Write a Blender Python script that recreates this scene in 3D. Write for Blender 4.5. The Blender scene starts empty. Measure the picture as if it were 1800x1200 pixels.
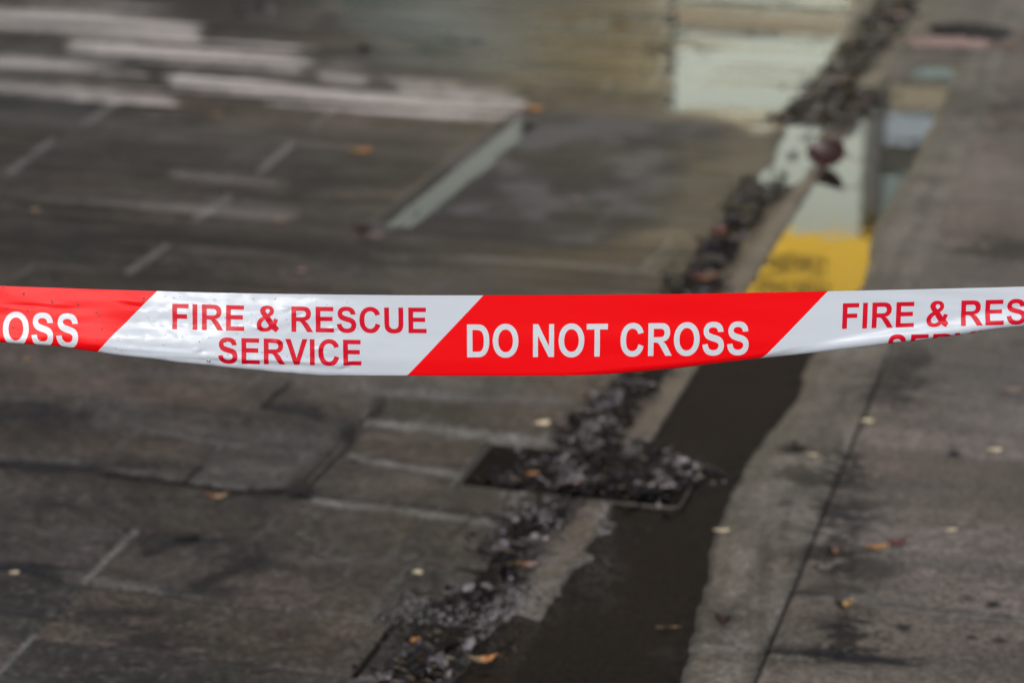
import bpy, bmesh, math, random
import numpy as np
random.seed(7); rng = np.random.default_rng(11)
S = bpy.context.scene
COL = S.collection
R = math.radians

# ------------------------------------------------------------------ camera, sky, sun, exposure
F = 4250.0; TH = R(18); H = 1.5; AZ = R(15.45)      # focal length in photo pixels, pitch, eye height, paving direction
cd = bpy.data.cameras.new('camera'); cam = bpy.data.objects.new('camera', cd); COL.objects.link(cam)
cam.location = (0, 0, H); cam.rotation_euler = (R(90) - TH, 0, 0)
cd.sensor_width = 36; cd.lens = F / 1800 * 36; cd.clip_start = 0.05; cd.clip_end = 500
cd.dof.use_dof = True; cd.dof.focus_distance = 2.498; cd.dof.aperture_fstop = 4.4
S.camera = cam
SUN_EL, SUN_AZ, SUN_STR, SKY_STR = 36, 196, 1.35, 0.13      # azimuth: 0 = +Y, clockwise; behind the camera, a little left
w = bpy.data.worlds.new('World'); S.world = w; w.use_nodes = True
nt = w.node_tree; bg = nt.nodes['Background']
sky = nt.nodes.new('ShaderNodeTexSky'); sky.sky_type = 'NISHITA'; sky.sun_disc = False
sky.sun_elevation = R(SUN_EL); sky.sun_rotation = R(SUN_AZ); sky.dust_density = 4.0; sky.air_density = 1.0
hs = nt.nodes.new('ShaderNodeHueSaturation'); hs.inputs['Saturation'].default_value = 0.35
nt.links.new(sky.outputs[0], hs.inputs['Color']); nt.links.new(hs.outputs[0], bg.inputs['Color'])
bg.inputs['Strength'].default_value = SKY_STR
sd_ = bpy.data.lights.new('sun', 'SUN'); sd_.energy = SUN_STR; sd_.angle = R(25); sd_.color = (1, .96, .9)
so = bpy.data.objects.new('sun', sd_); COL.objects.link(so)
so.rotation_euler = (R(90 - SUN_EL), 0, math.pi - R(SUN_AZ))
S.view_settings.view_transform = 'Standard'; S.view_settings.look = 'None'
S.view_settings.exposure = 0.15; S.view_settings.gamma = 1
S.cycles.use_denoising = True
S.cycles.max_bounces = 6

# ------------------------------------------------------------------ geometry of the place: pixels of the photo <-> ground
ca, sa = math.cos(AZ), math.sin(AZ); cT, sT = math.cos(TH), math.sin(TH)
def ground_uv(px, py):
    a = (px - 900) / F; b = (600 - py) / F
    d = (a, cT + b * sT, -sT + b * cT); t = H / -d[2]; x = d[0] * t; y = d[1] * t
    return x * sa + y * ca, x * ca - y * sa
def uv_xy(u, v): return u * sa + v * ca, u * ca - v * sa
def ground_px(u, v):
    x, y = uv_xy(u, v); depth = np.maximum(y * cT + H * sT, .2)
    up = y * sT - H * cT
    return 900 + F * x / depth, 600 - F * up / depth
def slant(px, py):
    u, v = ground_uv(px, py); return math.sqrt(u * u + v * v + H * H)

# ------------------------------------------------------------------ helpers
def tag(o, label=None, cat=None, group=None, kind=None):
    if label: o['label'] = label
    if cat: o['category'] = cat
    if group: o['group'] = group
    if kind: o['kind'] = kind
    return o
def empty(name, loc=(0, 0, 0), rz=0):
    o = bpy.data.objects.new(name, None); COL.objects.link(o); o.location = loc; o.rotation_euler = (0, 0, rz); return o
def mesh_obj(name, verts, faces, mats, parent=None, idx=None, smooth=False):
    me = bpy.data.meshes.new(name); me.from_pydata([tuple(v) for v in verts], [], [tuple(f) for f in faces])
    for m in (mats if isinstance(mats, (list, tuple)) else [mats]): me.materials.append(m)
    if idx is not None: me.polygons.foreach_set('material_index', np.asarray(idx, dtype=np.int32))
    if smooth: me.polygons.foreach_set('use_smooth', np.ones(len(me.polygons), dtype=bool))
    me.update()
    o = bpy.data.objects.new(name, me); COL.objects.link(o); o.parent = parent; return o
def box(name, x0, x1, y0, y1, z0, z1, mat, parent=None, bev=0.0):
    bm = bmesh.new(); bmesh.ops.create_cube(bm, size=1)
    for v in bm.verts:
        v.co.x = x0 + (v.co.x + .5) * (x1 - x0); v.co.y = y0 + (v.co.y + .5) * (y1 - y0); v.co.z = z0 + (v.co.z + .5) * (z1 - z0)
    if bev: bmesh.ops.bevel(bm, geom=bm.edges[:], offset=bev, segments=2, affect='EDGES')
    me = bpy.data.meshes.new(name); bm.to_mesh(me); bm.free(); me.materials.append(mat)
    o = bpy.data.objects.new(name, me); COL.objects.link(o); o.parent = parent; return o
def mat(name, col, rough=.5, spec=.5, emit=None, estr=0, metal=0, bump=0, bscale=50, coat=0, var=0):
    m = bpy.data.materials.new(name); m.use_nodes = True; n = m.node_tree.nodes; l = m.node_tree.links; p = n['Principled BSDF']
    p.inputs['Base Color'].default_value = (*col, 1); p.inputs['Roughness'].default_value = rough
    p.inputs['Specular IOR Level'].default_value = spec; p.inputs['Metallic'].default_value = metal
    if coat: p.inputs['Coat Weight'].default_value = coat; p.inputs['Coat Roughness'].default_value = .08
    if emit: p.inputs['Emission Color'].default_value = (*emit, 1); p.inputs['Emission Strength'].default_value = estr
    if bump or var:
        tc = n.new('ShaderNodeTexCoord'); no = n.new('ShaderNodeTexNoise'); no.inputs['Scale'].default_value = bscale; no.inputs['Detail'].default_value = 5
        l.new(tc.outputs['Object'], no.inputs['Vector'])
        if bump:
            b = n.new('ShaderNodeBump'); b.inputs['Strength'].default_value = bump; b.inputs['Distance'].default_value = .002
            l.new(no.outputs['Fac'], b.inputs['Height']); l.new(b.outputs[0], p.inputs['Normal'])
        if var:
            mr = n.new('ShaderNodeMapRange'); mr.inputs['From Min'].default_value = .3; mr.inputs['From Max'].default_value = .7
            mr.inputs['To Min'].default_value = 1 - var; mr.inputs['To Max'].default_value = 1 + var
            mx = n.new('ShaderNodeMix'); mx.data_type = 'RGBA'; mx.blend_type = 'MULTIPLY'; mx.inputs[0].default_value = 1
            mx.inputs[6].default_value = (*col, 1); l.new(no.outputs['Fac'], mr.inputs['Value']); l.new(mr.outputs[0], mx.inputs[7]); l.new(mx.outputs[2], p.inputs['Base Color'])
    return m

# ------------------------------------------------------------------ numpy noise
def vnoise(u, v, fu, fv, seed):
    r = np.random.default_rng(seed); T = r.random((256, 256))
    x = u * fu + 37.3; y = v * fv + 91.7
    xi = np.floor(x).astype(int); yi = np.floor(y).astype(int); xf = x - xi; yf = y - yi
    xf = xf * xf * (3 - 2 * xf); yf = yf * yf * (3 - 2 * yf)
    a = T[xi % 256, yi % 256]; b = T[(xi + 1) % 256, yi % 256]; c = T[xi % 256, (yi + 1) % 256]; d = T[(xi + 1) % 256, (yi + 1) % 256]
    return (a * (1 - xf) + b * xf) * (1 - yf) + (c * (1 - xf) + d * xf) * yf
def fbm(u, v, fu, fv, seed, octv=4):
    s = 0; a = .5; tot = 0
    for i in range(octv):
        s = s + a * vnoise(u, v, fu * 2 ** i, fv * 2 ** i, seed + i * 17); tot += a; a *= .5
    return s / tot
def sstep(a, b, x):
    t = np.clip((x - a) / (b - a), 0, 1); return t * t * (3 - 2 * t)
def poly_sd(px, py, P):          # signed distance in pixels, negative inside
    d = np.full(px.shape, 1e9); ins = np.zeros(px.shape, bool); n = len(P)
    for i in range(n):
        x0, y0 = P[i]; x1, y1 = P[(i + 1) % n]; ex, ey = x1 - x0, y1 - y0
        t = np.clip(((px - x0) * ex + (py - y0) * ey) / (ex * ex + ey * ey), 0, 1)
        d = np.minimum(d, np.hypot(px - x0 - t * ex, py - y0 - t * ey))
        c = (y0 > py) != (y1 > py)
        with np.errstate(divide='ignore', invalid='ignore'): xc = x0 + (py - y0) * ex / (ey if ey else 1e-9)
        ins ^= c & (px < xc)
    return np.where(ins, -d, d)

# ------------------------------------------------------------------ THE PAVING: one sheet, shaped slab by slab
def axis(lo, a, m, b, hi, step, step2):
    fine = np.concatenate([np.arange(a, m, step), np.arange(m, b, step2)])
    n = 22; k = np.linspace(0, 1, n + 1)[1:]
    return np.concatenate([(a - (a - lo) * k ** 3)[::-1], fine, fine[-1] + (hi - fine[-1]) * k ** 3])
US = axis(-60, 2.7, 4.5, 9.3, 90, .0048, .0095); VS = axis(-70, -4.5, -1.75, .3, 70, .0085, .0045)
U, V = np.meshgrid(US, VS, indexing='ij')
PX, PY = ground_px(U, V)
off = (U < 1.2); PX[off] = -9999; PY[off] = 9999

rowL = np.array([-60, 2.50, 2.715, 2.915, 3.105, 3.32, 3.545, 3.74, 3.915, 4.08, 4.28, 4.48, 4.69, 4.92, 5.155, 5.40, 5.645, 5.91, 6.17, 6.43, 6.70, 6.97, 7.24, 7.52, 7.8, 8.1, 8.4, 8.7, 9.0, 90])
rowR = np.array([-60, 2.75, 3.04, 3.365, 3.70, 4.03, 4.36, 4.70, 5.05, 5.4, 5.8, 6.2, 6.6, 7.0, 7.45, 7.9, 8.4, 8.9, 90])
joint = np.zeros_like(U); jcross = np.zeros_like(U); slab = np.zeros_like(U)
wob = (fbm(U, V, 6, 6, 5, 3) - .5) * .016
def lay(rows, mask, cross, seed):
    global joint, slab, jcross
    Uw = U + wob; k = np.clip(np.searchsorted(rows, Uw) - 1, 0, len(rows) - 2)
    near = np.minimum(np.abs(Uw - rows[k]), np.abs(rows[k + 1] - Uw))
    dj = near.copy(); dc = np.full(U.shape, 9.); sid = k * 100.
    for r in range(len(rows) - 1):
        m = (k == r) & mask
        c = np.array(sorted(cross(r)));
        if len(c) == 0: continue
        Vm = V[m] + wob[m]; j = np.searchsorted(c, Vm)
        dd = np.minimum(np.abs(Vm - c[np.clip(j - 1, 0, len(c) - 1)]), np.abs(Vm - c[np.clip(j, 0, len(c) - 1)]))
        dj[m] = np.minimum(dj[m], dd); dc[m] = dd; sid[m] = r * 100 + j
    wn = .004 + .006 * fbm(U, V, 5, 5, seed, 3)
    joint[mask] = (1 - sstep(wn * .6, wn * 1.3, dj))[mask]; jcross[mask] = (1 - sstep(wn * .7, wn * 1.5, dc))[mask]; slab[mask] = (sid + seed * 1000)[mask]
def crossL(r):
    base = {3: [-1.53, -1.04], 2: [-1.53, -1.035], 1: [-1.75, -1.2], 4: [-1.548, -1.95, -1.08], 5: [-1.88, -1.357, -1.12], 6: [-1.56, -1.357, -2.1], 7: [-1.357, -1.113, -1.9],
            8: [-1.357, -1.573, -1.1], 9: [-1.357, -1.8], 10: [-2.0, -1.36], 11: [-1.65, -2.4], 12: [-2.175, -1.5], 13: [-2.9, -1.8], 14: [-2.2, -1.42], 15: [-2.87, -1.79],
            16: [-2.24, -1.79], 17: [-2.9, -1.8], 18: [-2.28, -1.82]}.get(r, None)
    rr = np.random.default_rng(r + 5)
    if base is None: base = [-2.25 - .65 * (r % 2) + rr.random() * .1, -1.6 + .5 * rr.random()]
    lo = min(base); return base + [lo - .68 * (i + 1) + rr.random() * .05 for i in range(12)]
def crossR(r):
    rr = np.random.default_rng(r + 50); return [-.05 + .9 * i + .4 * (r % 2) + rr.random() * .1 for i in range(14)]
mL = V < -.885; mR = V > -.489
lay(rowL, mL, crossL, 3); lay(rowR, mR, crossR, 4)
# kerb strip between litter and channel, channel bed, verge strip
mid = (V >= -.885) & (V <= -.489)
kj = np.zeros_like(U)
for uu in (2.62, 3.72, 4.86, 6.0, 7.1, 8.3): kj = np.maximum(kj, 1 - sstep(.002, .006, np.abs(U + wob * .5 - uu)))
joint[mid] = kj[mid] * .6; slab[mid] = 9000 + np.where(V < -.84, 1, 2)[mid]

h1 = np.random.default_rng(1).random(200003); h2 = np.random.default_rng(2).random(200003); h3 = np.random.default_rng(3).random(200003)
sidx = (slab.astype(int) % 200003)
r1, r2, r3 = h1[sidx], h2[sidx], h3[sidx]
Z = (r1 - .5) * .0010 + (fbm(U, V, 3, 3, 21, 3) - .5) * .0012 + (fbm(U, V, 40, 25, 22, 2) - .5) * .0010
Z = np.where(mR | mL, Z, (fbm(U, V, 5, 5, 23, 3) - .5) * .0014)
Z -= joint * .0022
Z += .0022
# channel
nz = (fbm(U, V, 7, 7, 31, 4) - .5); nz2 = (fbm(U, V, 28, 28, 33, 3) - .5)
cl = np.interp(U, [2.9, 3.1, 3.25], [-.815, -.825, -.838]) + nz2 * .006; cr = np.interp(U, [2.9, 3.04, 3.3, 3.52, 3.88, 4.29, 4.52, 5.04, 5.5, 6.3], [-.575, -.585, -.61, -.635, -.645, -.62, -.632, -.592, -.628, -.62]) + nz * .030 + nz2 * .006
ch = sstep(cl - .004, cl + .008, V) * (1 - sstep(cr - .045, cr + .010, V))
grit_in = sstep(3.75, 3.6, U) * sstep(3.15, 3.3, U)
ch *= 1 - sstep(7.25, 7.5, U + nz * .2); ch *= 1 - sstep(6.75, 6.95, U) * (1 - sstep(-.77, -.73, V)); ch *= 1 - grit_in * (1 - sstep(-.835, -.795, V + nz2 * .06)) * .8
Z -= ch * .011
kerb = sstep(-.888, -.882, V) * (1 - sstep(cl - .004, cl + .004, V))
# groove beside the channel
gr = 1 - sstep(.0024, .0052, np.abs(V + .4900 + wob * .12)); gr *= (U > 2.3); gr *= (1 - .55 * sstep(4.2, 5.2, U)) * (.6 + .4 * fbm(U, V, 5, 5, 91, 3)); Z -= gr * .006
# litter gully
gul = np.exp(-((V + .945) / .045) ** 2) * (U > 2.3) * (U < 9.2); Z -= gul * .0035
# wide puddle, trough and small pools: places where the ground lies lower
def soft(P, e=8, n=0): return 1 - sstep(-e, e, poly_sd(PX, PY, P) + n)
strk = fbm(U, V, 22, 1.6, 41, 4)
wide = soft([(1172, -60), (1505, -60), (1470, 110), (1385, 205), (1345, 232), (1260, 205), (1170, 205)], 10, nz * 50)
wide = np.clip(wide, 0, 1) * (V < -.9)
Z -= wide * (.0044 + .016 * (strk - .5) + .004 * nz)
far_l = soft([(560, -60), (1180, -60), (1180, 170), (900, 150), (640, 90)], 30, nz * 80); Z -= far_l * (.0014 + .010 * (strk - .5))
tr = sstep(-1.758, -1.746, V + nz2 * .01) * (1 - sstep(-1.690, -1.672, V + nz * .02)) * sstep(5.21, 5.24, U) * (1 - sstep(6.36, 6.42, U)); Z -= tr * (.0062 + .010 * (fbm(U, V, 5, 40, 92, 3) - .5))
pool = soft([(1338, 325), (1395, 205), (1445, 190), (1438, 290), (1385, 325)], 8, nz * 40); Z -= pool * .006 * (V < -.86)
pool2 = soft([(1560, 140), (1635, 120), (1625, 215), (1570, 230)], 8, nz * 30); Z -= pool2 * .004
low = soft([(770, 1240), (905, 1075), (950, 1090), (900, 1240)], 8, nz * 40); Z -= low * .006
slot = (1 - sstep(.003, .006, np.abs(V + 1.037))) * sstep(2.915, 2.925, U) * (1 - sstep(3.10, 3.112, U)); Z -= slot * .010
# drain cover pit
pit = (U > 3.658) & (U < 3.882) & (V > -1.112) & (V < -.722); Z[pit] = -.035

# --- colours of the stone, with some sky sheen painted in
A = np.zeros(U.shape + (3,))
def put(c, m):
    global A
    m = m[..., None]; A = A * (1 - m) + np.array(c) * m
base = np.array([.052, .0446, .0408])
tint = np.stack([1 + (r2 - .5) * .56 + (r3 - .5) * .14, 1 + (r2 - .5) * .52, 1 + (r2 - .5) * .50 - (r3 - .5) * .14], -1)
A = base * tint
blot = fbm(U, V, 4, 3, 61, 5); fine = fbm(U, V, 45, 30, 62, 3); streak = fbm(U, V, 30, 2.2, 63, 4)
mid_n = fbm(U, V, 11, 8, 69, 5)
A = A * (0.74 + .52 * sstep(.25, .75, blot))[..., None] * (.80 + .40 * fine)[..., None] * (1 + (sstep(.2, .8, streak) - .5) * np.where(mR, .35, .25 + .75 * sstep(4.2, 5.2, U)))[..., None] * (.74 + .52 * sstep(.2, .8, fbm(U, V, 95, 75, 73, 2)))[..., None] * (.78 + .44 * sstep(.25, .75, mid_n))[..., None]
JD = np.where(mL & (U < 4.3), .30, .55); put([.17, .165, .16], sstep(.69, .76, fbm(U, V, 110, 100, 98, 2)) * (U < 4.6) * mL * .28)
hue = fbm(U, V, 26, 18, 67, 3) - .5; hue2 = fbm(U, V, 5, 4, 68, 3) - .5
A = A * np.stack([1 + hue * .10 + hue2 * .16, 1 - hue * .07, 1 + hue * .07 - hue2 * .10], -1)
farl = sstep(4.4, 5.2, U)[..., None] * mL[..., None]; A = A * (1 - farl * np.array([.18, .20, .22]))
A = np.where(mR[..., None], (A * .55 + .45 * A.mean((0, 1))) * 1.95 + np.array([.016, .0132, .0118]), A)
verge = (V > cr) & (V < -.489); put([.132, .119, .110], verge * (.35 + .75 * sstep(.25, .7, fbm(U, V, 14, 16, 64, 4)))); put([.030, .029, .031], verge * np.exp(-((V + .555 + nz * .05) / .016) ** 2) * .6 * sstep(.35, .6, fbm(U, V, 12, 20, 93, 4))); put([.19, .175, .16], verge * sstep(.60, .72, fbm(U, V, 90, 90, 94, 2)) * .5)
put([.125, .107, .092], kerb * .8 * (.6 + .5 * fine))
put([.066, .053, .043], ch * .95 * (.8 + .2 * blot)); damp = np.exp(-((V - cr - .012) / .016) ** 2); put([.050, .045, .034], damp * .5 * (U > 2.3))
# mortar
jn = fbm(U, V, 9, 9, 65, 4); jrow = np.clip(joint - jcross, 0, 1); side = (mL | mR)
put([.016, .015, .016], jrow * side * (.25 + .75 * sstep(.62, .40, jn)) * np.where(U < 3.75, .95, .45) * JD)
put([.120, .118, .116], jrow * side * sstep(.50, .66, jn) * .75 * JD)
put([.125, .122, .118], jcross * side * sstep(.34, .56, jn) * .85 * JD)
put([.010, .009, .009], gr * np.where(U < 4.3, .95, .6)); put([.008, .007, .007], slot)
# the joints that show singly in the photo: polyline, half width in photo pixels, pale or dark, strength
jw = (fbm(U, V, 40, 40, 96, 3) - .5) * 7; jb = fbm(U, V, 30, 30, 97, 3)
DKJ, PLJ, GRJ = [.006, .006, .007], [.155, .149, .143], [.095, .090, .087]
for P, hw, c, st in (([(-80, 806), (0, 812), (120, 820), (230, 838), (330, 852), (420, 865), (505, 862)], 3.5, DKJ, 1), ([(-80, 798), (0, 803), (120, 811), (230, 829), (330, 843), (420, 856), (500, 853)], 3, GRJ, .6),
    ([(522, 872), (560, 884), (640, 896)], 3, DKJ, .9), ([(-60, 996), (50, 1005), (105, 1018)], 4, DKJ, .95), ([(255, 972), (345, 943)], 6, DKJ, .8), ([(340, 1030), (400, 1008), (455, 984)], 8, DKJ, .75),
    ([(465, 714), (565, 732)], 5, DKJ, .8), ([(512, 870), (545, 835), (600, 780), (645, 735), (668, 700)], 2.6, DKJ, .9), ([(528, 874), (560, 836), (612, 782), (655, 740), (680, 700)], 2.6, DKJ, .7), ([(520, 872), (552, 836), (606, 781), (650, 738)], 3.2, GRJ, .7),
    ([(240, 752), (370, 778), (500, 796)], 3, GRJ, .7), ([(615, 806), (700, 820), (815, 838)], 4, PLJ, .8), ([(645, 744), (760, 756), (900, 771), (985, 778)], 5, PLJ, .75), ([(535, 880), (650, 892), (760, 905), (905, 926)], 5, PLJ, .7),
    ([(140, 1017), (250, 1034), (350, 1046)], 5, PLJ, .55), ([(0, 1075), (200, 1100), (420, 1130)], 2.5, DKJ, .4), ([(152, 1020), (238, 934)], 3.5, PLJ, .9), ([(-4, 1184), (60, 1118)], 4, PLJ, .85), ([(330, 846), (385, 787)], 3, GRJ, .9), ([(322, 850), (376, 792)], 2.5, DKJ, .6),
    ([(474, 703), (508, 676)], 4, DKJ, .6), ([(800, 853), (864, 781)], 4.5, PLJ, 1), ([(788, 947), (832, 908)], 3, DKJ, .6), ([(650, 688), (760, 700), (1000, 704)], 5, GRJ, .8), ([(0, 640), (280, 655), (620, 690)], 3, GRJ, .45), ([(0, 700), (200, 712), (420, 742)], 3, GRJ, .4),
    ([(410, 700), (470, 655)], 3, GRJ, .5), ([(190, 800), (250, 752)], 3, GRJ, .5), ([(860, 700), (890, 668)], 3, GRJ, .6), ([(1150, 880), (1195, 890)], 3, GRJ, .6),
    ([(650, 450), (930, 460), (1130, 478), (1210, 492)], 4, GRJ, .8), ([(1130, 472), (1175, 430)], 3, PLJ, .6), ([(1148, 476), (1190, 436)], 3, GRJ, .6), ([(560, 478), (800, 500)], 4, GRJ, .4),
    ([(1408, 1047), (1500, 1057), (1640, 1080), (1830, 1094)], 2.6, PLJ, .75), ([(1348, 1144), (1450, 1152), (1560, 1165), (1620, 1170)], 3, DKJ, .95), ([(1360, 1154), (1470, 1161)], 3, PLJ, .8), ([(1600, 1172), (1830, 1188)], 2.5, GRJ, .6),
    ([(1550, 744), (1700, 752)], 3, GRJ, .7), ([(1560, 985), (1830, 1004)], 2.5, GRJ, .6), ([(1205, 1141), (1335, 1143)], 5, PLJ, .45), ([(1215, 820), (1335, 833)], 3, GRJ, .9), ([(1480, 850), (1830, 880)], 3, GRJ, .35), ([(1520, 640), (1830, 668)], 4, GRJ, .5), ([(1600, 560), (1830, 582)], 4, GRJ, .4),
    ([(740, 1203), (785, 1150)], 4, GRJ, .7), ([(225, 480), (292, 433)], 4, PLJ, .8), ([(343, 387), (403, 348)], 4, PLJ, .6), ([(458, 302), (512, 255)], 4.5, PLJ, .8), ([(18, 302), (92, 249)], 4.5, PLJ, .8), ([(148, 217), (208, 180)], 4.5, PLJ, .75), ([(553, 222), (602, 184)], 4, PLJ, .6), ([(0, 205), (450, 240), (800, 285)], 5, GRJ, .35), ([(0, 270), (420, 305), (700, 330)], 4, DKJ, .4), ([(0, 400), (350, 425), (600, 440)], 4, DKJ, .4), ([(1010, 640), (985, 700)], 3, GRJ, .5), ([(905, 860), (900, 925)], 6, PLJ, .6), ([(630, 1192), (760, 1204)], 3, PLJ, .7)):
    dl = np.full(U.shape, 1e9); bb = (PX > min(p[0] for p in P) - 60) & (PX < max(p[0] for p in P) + 60) & (PY > min(p[1] for p in P) - 60) & (PY < max(p[1] for p in P) + 60)
    px_, py_ = PX[bb], PY[bb] + jw[bb]; dd = np.full(px_.shape, 1e9)
    for (x0, y0), (x1, y1) in zip(P[:-1], P[1:]):
        ex, ey = x1 - x0, y1 - y0; t = np.clip(((px_ - x0) * ex + (py_ - y0) * ey) / (ex * ex + ey * ey), 0, 1); dd = np.minimum(dd, np.hypot(px_ - x0 - t * ex, py_ - y0 - t * ey))
    dl[bb] = dd; put([.020, .018, .017], np.exp(-(dl / (hw * 5)) ** 2) * .40 * st); mk = (1 - sstep(hw * .6, hw * 1.9, dl)) * np.minimum(st * 1.15, 1) * (.70 + .30 * sstep(.35, .6, jb)); put(c, mk)
    if c is DKJ: Z -= mk * .003
# pale streaked bands put into the ground colour
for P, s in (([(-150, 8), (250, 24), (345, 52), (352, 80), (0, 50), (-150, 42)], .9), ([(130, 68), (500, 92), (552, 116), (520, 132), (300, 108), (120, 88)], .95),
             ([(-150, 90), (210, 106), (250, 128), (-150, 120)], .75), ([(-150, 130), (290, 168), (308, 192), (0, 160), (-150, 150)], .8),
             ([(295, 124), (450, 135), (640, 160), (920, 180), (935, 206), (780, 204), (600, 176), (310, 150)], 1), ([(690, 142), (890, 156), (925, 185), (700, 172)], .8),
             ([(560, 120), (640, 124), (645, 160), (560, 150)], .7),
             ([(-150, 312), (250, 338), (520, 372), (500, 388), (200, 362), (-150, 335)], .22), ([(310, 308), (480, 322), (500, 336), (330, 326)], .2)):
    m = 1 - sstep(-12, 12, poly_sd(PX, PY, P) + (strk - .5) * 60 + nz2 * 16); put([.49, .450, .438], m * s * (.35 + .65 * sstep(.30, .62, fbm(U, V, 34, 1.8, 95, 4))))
# dark patched panel beside the trough
pan = sstep(5.08, 5.2, U) * (1 - sstep(6.4, 6.55, U)) * sstep(-1.80, -1.76, V) * (1 - sstep(-1.30, -1.12, V + nz * .3))
put([.024, .023, .025], pan * .70); put([.095, .092, .100], pan * sstep(.40, .66, fbm(U, V, 9, 9, 66, 5)) * .7)
put([.085, .075, .066], (1 - sstep(.004, .009, np.abs(V + 1.795))) * sstep(5.15, 5.25, U) * (1 - sstep(6.35, 6.4, U)) * .7)
# dark stains, soot and grit (centre x, y, half width, half height, strength)
sp = fbm(U, V, 85, 60, 71, 3); sp2 = fbm(U, V, 16, 12, 72, 4)
for x, y, a, b, s in ((1475, 870, 55, 85, .8), (1450, 980, 55, 20, .9), (1510, 1000, 60, 22, .7), (1420, 835, 60, 24, .7), (1460, 1040, 60, 10, .7), (1490, 1120, 70, 30, .9), (1440, 1150, 70, 9, 1.), (1530, 1162, 110, 7, 1.),
                      (1600, 640, 40, 36, .8), (1560, 690, 60, 25, .7), (1750, 440, 70, 20, .7), (1395, 790, 24, 8, 1.), (1430, 855, 12, 8, 1), (1677, 803, 8, 9, 1.2), (1700, 1057, 9, 5, 1), (1745, 1065, 9, 5, 1),
                      (1705, 1120, 12, 9, .9), (1760, 1128, 10, 5, 1), (1590, 1105, 14, 8, .9), (1360, 1190, 16, 7, 1), (60, 730, 110, 22, .8), (150, 735, 16, 8, 1), (110, 885, 70, 12, .7), (300, 950, 70, 14, .7), (450, 880, 25, 30, .5),
                      (430, 985, 60, 24, .7), (540, 720, 60, 10, .8), (300, 820, 70, 7, .7), (60, 822, 130, 8, .9), (430, 868, 90, 8, 1.), (40, 1000, 60, 8, .9), (350, 1040, 90, 8, .7), (610, 760, 12, 20, 1), (530, 862, 14, 20, 1),
                      (620, 812, 12, 6, 1), (610, 450, 90, 30, .5), (700, 440, 80, 25, .6), (870, 690, 70, 12, .4), (1560, 540, 30, 60, .3), (1680, 180, 60, 30, .5), (1790, 200, 60, 40, .6), (1210, 85, 60, 24, .9), (640, 90, 16, 18, 1), (445, 20, 60, 34, .7),
                      (50, 1070, 60, 12, .6), (250, 1130, 60, 16, .6), (200, 1080, 70, 9, .7), (1380, 900, 12, 50, .5), (1345, 1010, 12, 60, .5), (1530, 385, 40, 10, .2), (560, 330, 60, 12, .6), (150, 420, 90, 10, .5), (330, 470, 90, 14, .5)):
    d = ((PX - x) / a) ** 2 + ((PY - y) / b) ** 2
    m = np.clip(np.exp(-d * .8) * 1.8, 0, 1) * s * sstep(.46, .56, sp * .5 + sp2 * .5 + np.exp(-d * 2) * .14); put([.013, .012, .015], np.clip(m * 1.1, 0, 1))
for x, y, a, b, s in ((860, 1060, 110, 40, .8), (760, 1075, 60, 25, .7), (1070, 1000, 30, 50, .8), (950, 1000, 60, 40, .4), (350, 345, 90, 6, .3), (1780, 745, 120, 10, .35), (1600, 868, 200, 9, .2), (1740, 990, 150, 6, .35), (1250, 1136, 90, 8, .5), (640, 700, 12, 70, .3), (1760, 1085, 100, 6, .4), (1480, 1052, 60, 5, .7), (880, 770, 100, 7, .8), (700, 745, 90, 9, .4), (760, 690, 80, 9, .4), (1180, 1140, 30, 14, .4)):
    d = ((PX - x) / a) ** 2 + ((PY - y) / b) ** 2
    m = np.exp(-d) * s * sstep(.40, .58, sp); put([.23, .225, .23], np.clip(m, 0, 1) * .8)  # pale grit, with sky sheen on the wet stone painted in as colour
put([.030, .027, .028], gul * .6)
A = np.clip(A, .004, .5)
RO = .46 + .22 * fbm(U, V, 6, 4, 81, 4) - .18 * (1 - blot) + .0 * U
RO = np.where(mR, RO + .08, RO) + pan * .16; RO = RO * (1 - .45 * far_l) * (1 - .6 * wide) ; RO = np.clip(RO, .12, .8)

n0, n1 = U.shape
X, Y = uv_xy(U, V)
gm = bpy.data.meshes.new('ground')
gm.vertices.add(n0 * n1); gm.vertices.foreach_set('co', np.stack([V, U, Z], -1).astype(np.float32).ravel())
ii = np.arange(n0 * n1).reshape(n0, n1)
q = np.stack([ii[:-1, :-1], ii[:-1, 1:], ii[1:, 1:], ii[1:, :-1]], -1).reshape(-1, 4)
gm.loops.add(q.size); gm.loops.foreach_set('vertex_index', q.ravel().astype(np.int32))
gm.polygons.add(len(q)); gm.polygons.foreach_set('loop_start', (np.arange(len(q)) * 4).astype(np.int32)); gm.polygons.foreach_set('loop_total', np.full(len(q), 4, np.int32))
gm.polygons.foreach_set('use_smooth', np.ones(len(q), bool))
gm.update(calc_edges=True)
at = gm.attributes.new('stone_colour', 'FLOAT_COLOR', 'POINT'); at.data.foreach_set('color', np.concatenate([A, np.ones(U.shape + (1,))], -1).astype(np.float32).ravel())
at = gm.attributes.new('stone_rough', 'FLOAT', 'POINT'); at.data.foreach_set('value', RO.astype(np.float32).ravel())
m = bpy.data.materials.new('wet_paving_stone'); m.use_nodes = True; n = m.node_tree.nodes; l = m.node_tree.links; p = n['Principled BSDF']
a1 = n.new('ShaderNodeAttribute'); a1.attribute_name = 'stone_colour'; a2 = n.new('ShaderNodeAttribute'); a2.attribute_name = 'stone_rough'
tc = n.new('ShaderNodeTexCoord'); no = n.new('ShaderNodeTexNoise'); no.inputs['Scale'].default_value = 105; no.inputs['Detail'].default_value = 7; no.inputs['Roughness'].default_value = .7
l.new(tc.outputs['Object'], no.inputs['Vector'])
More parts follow.
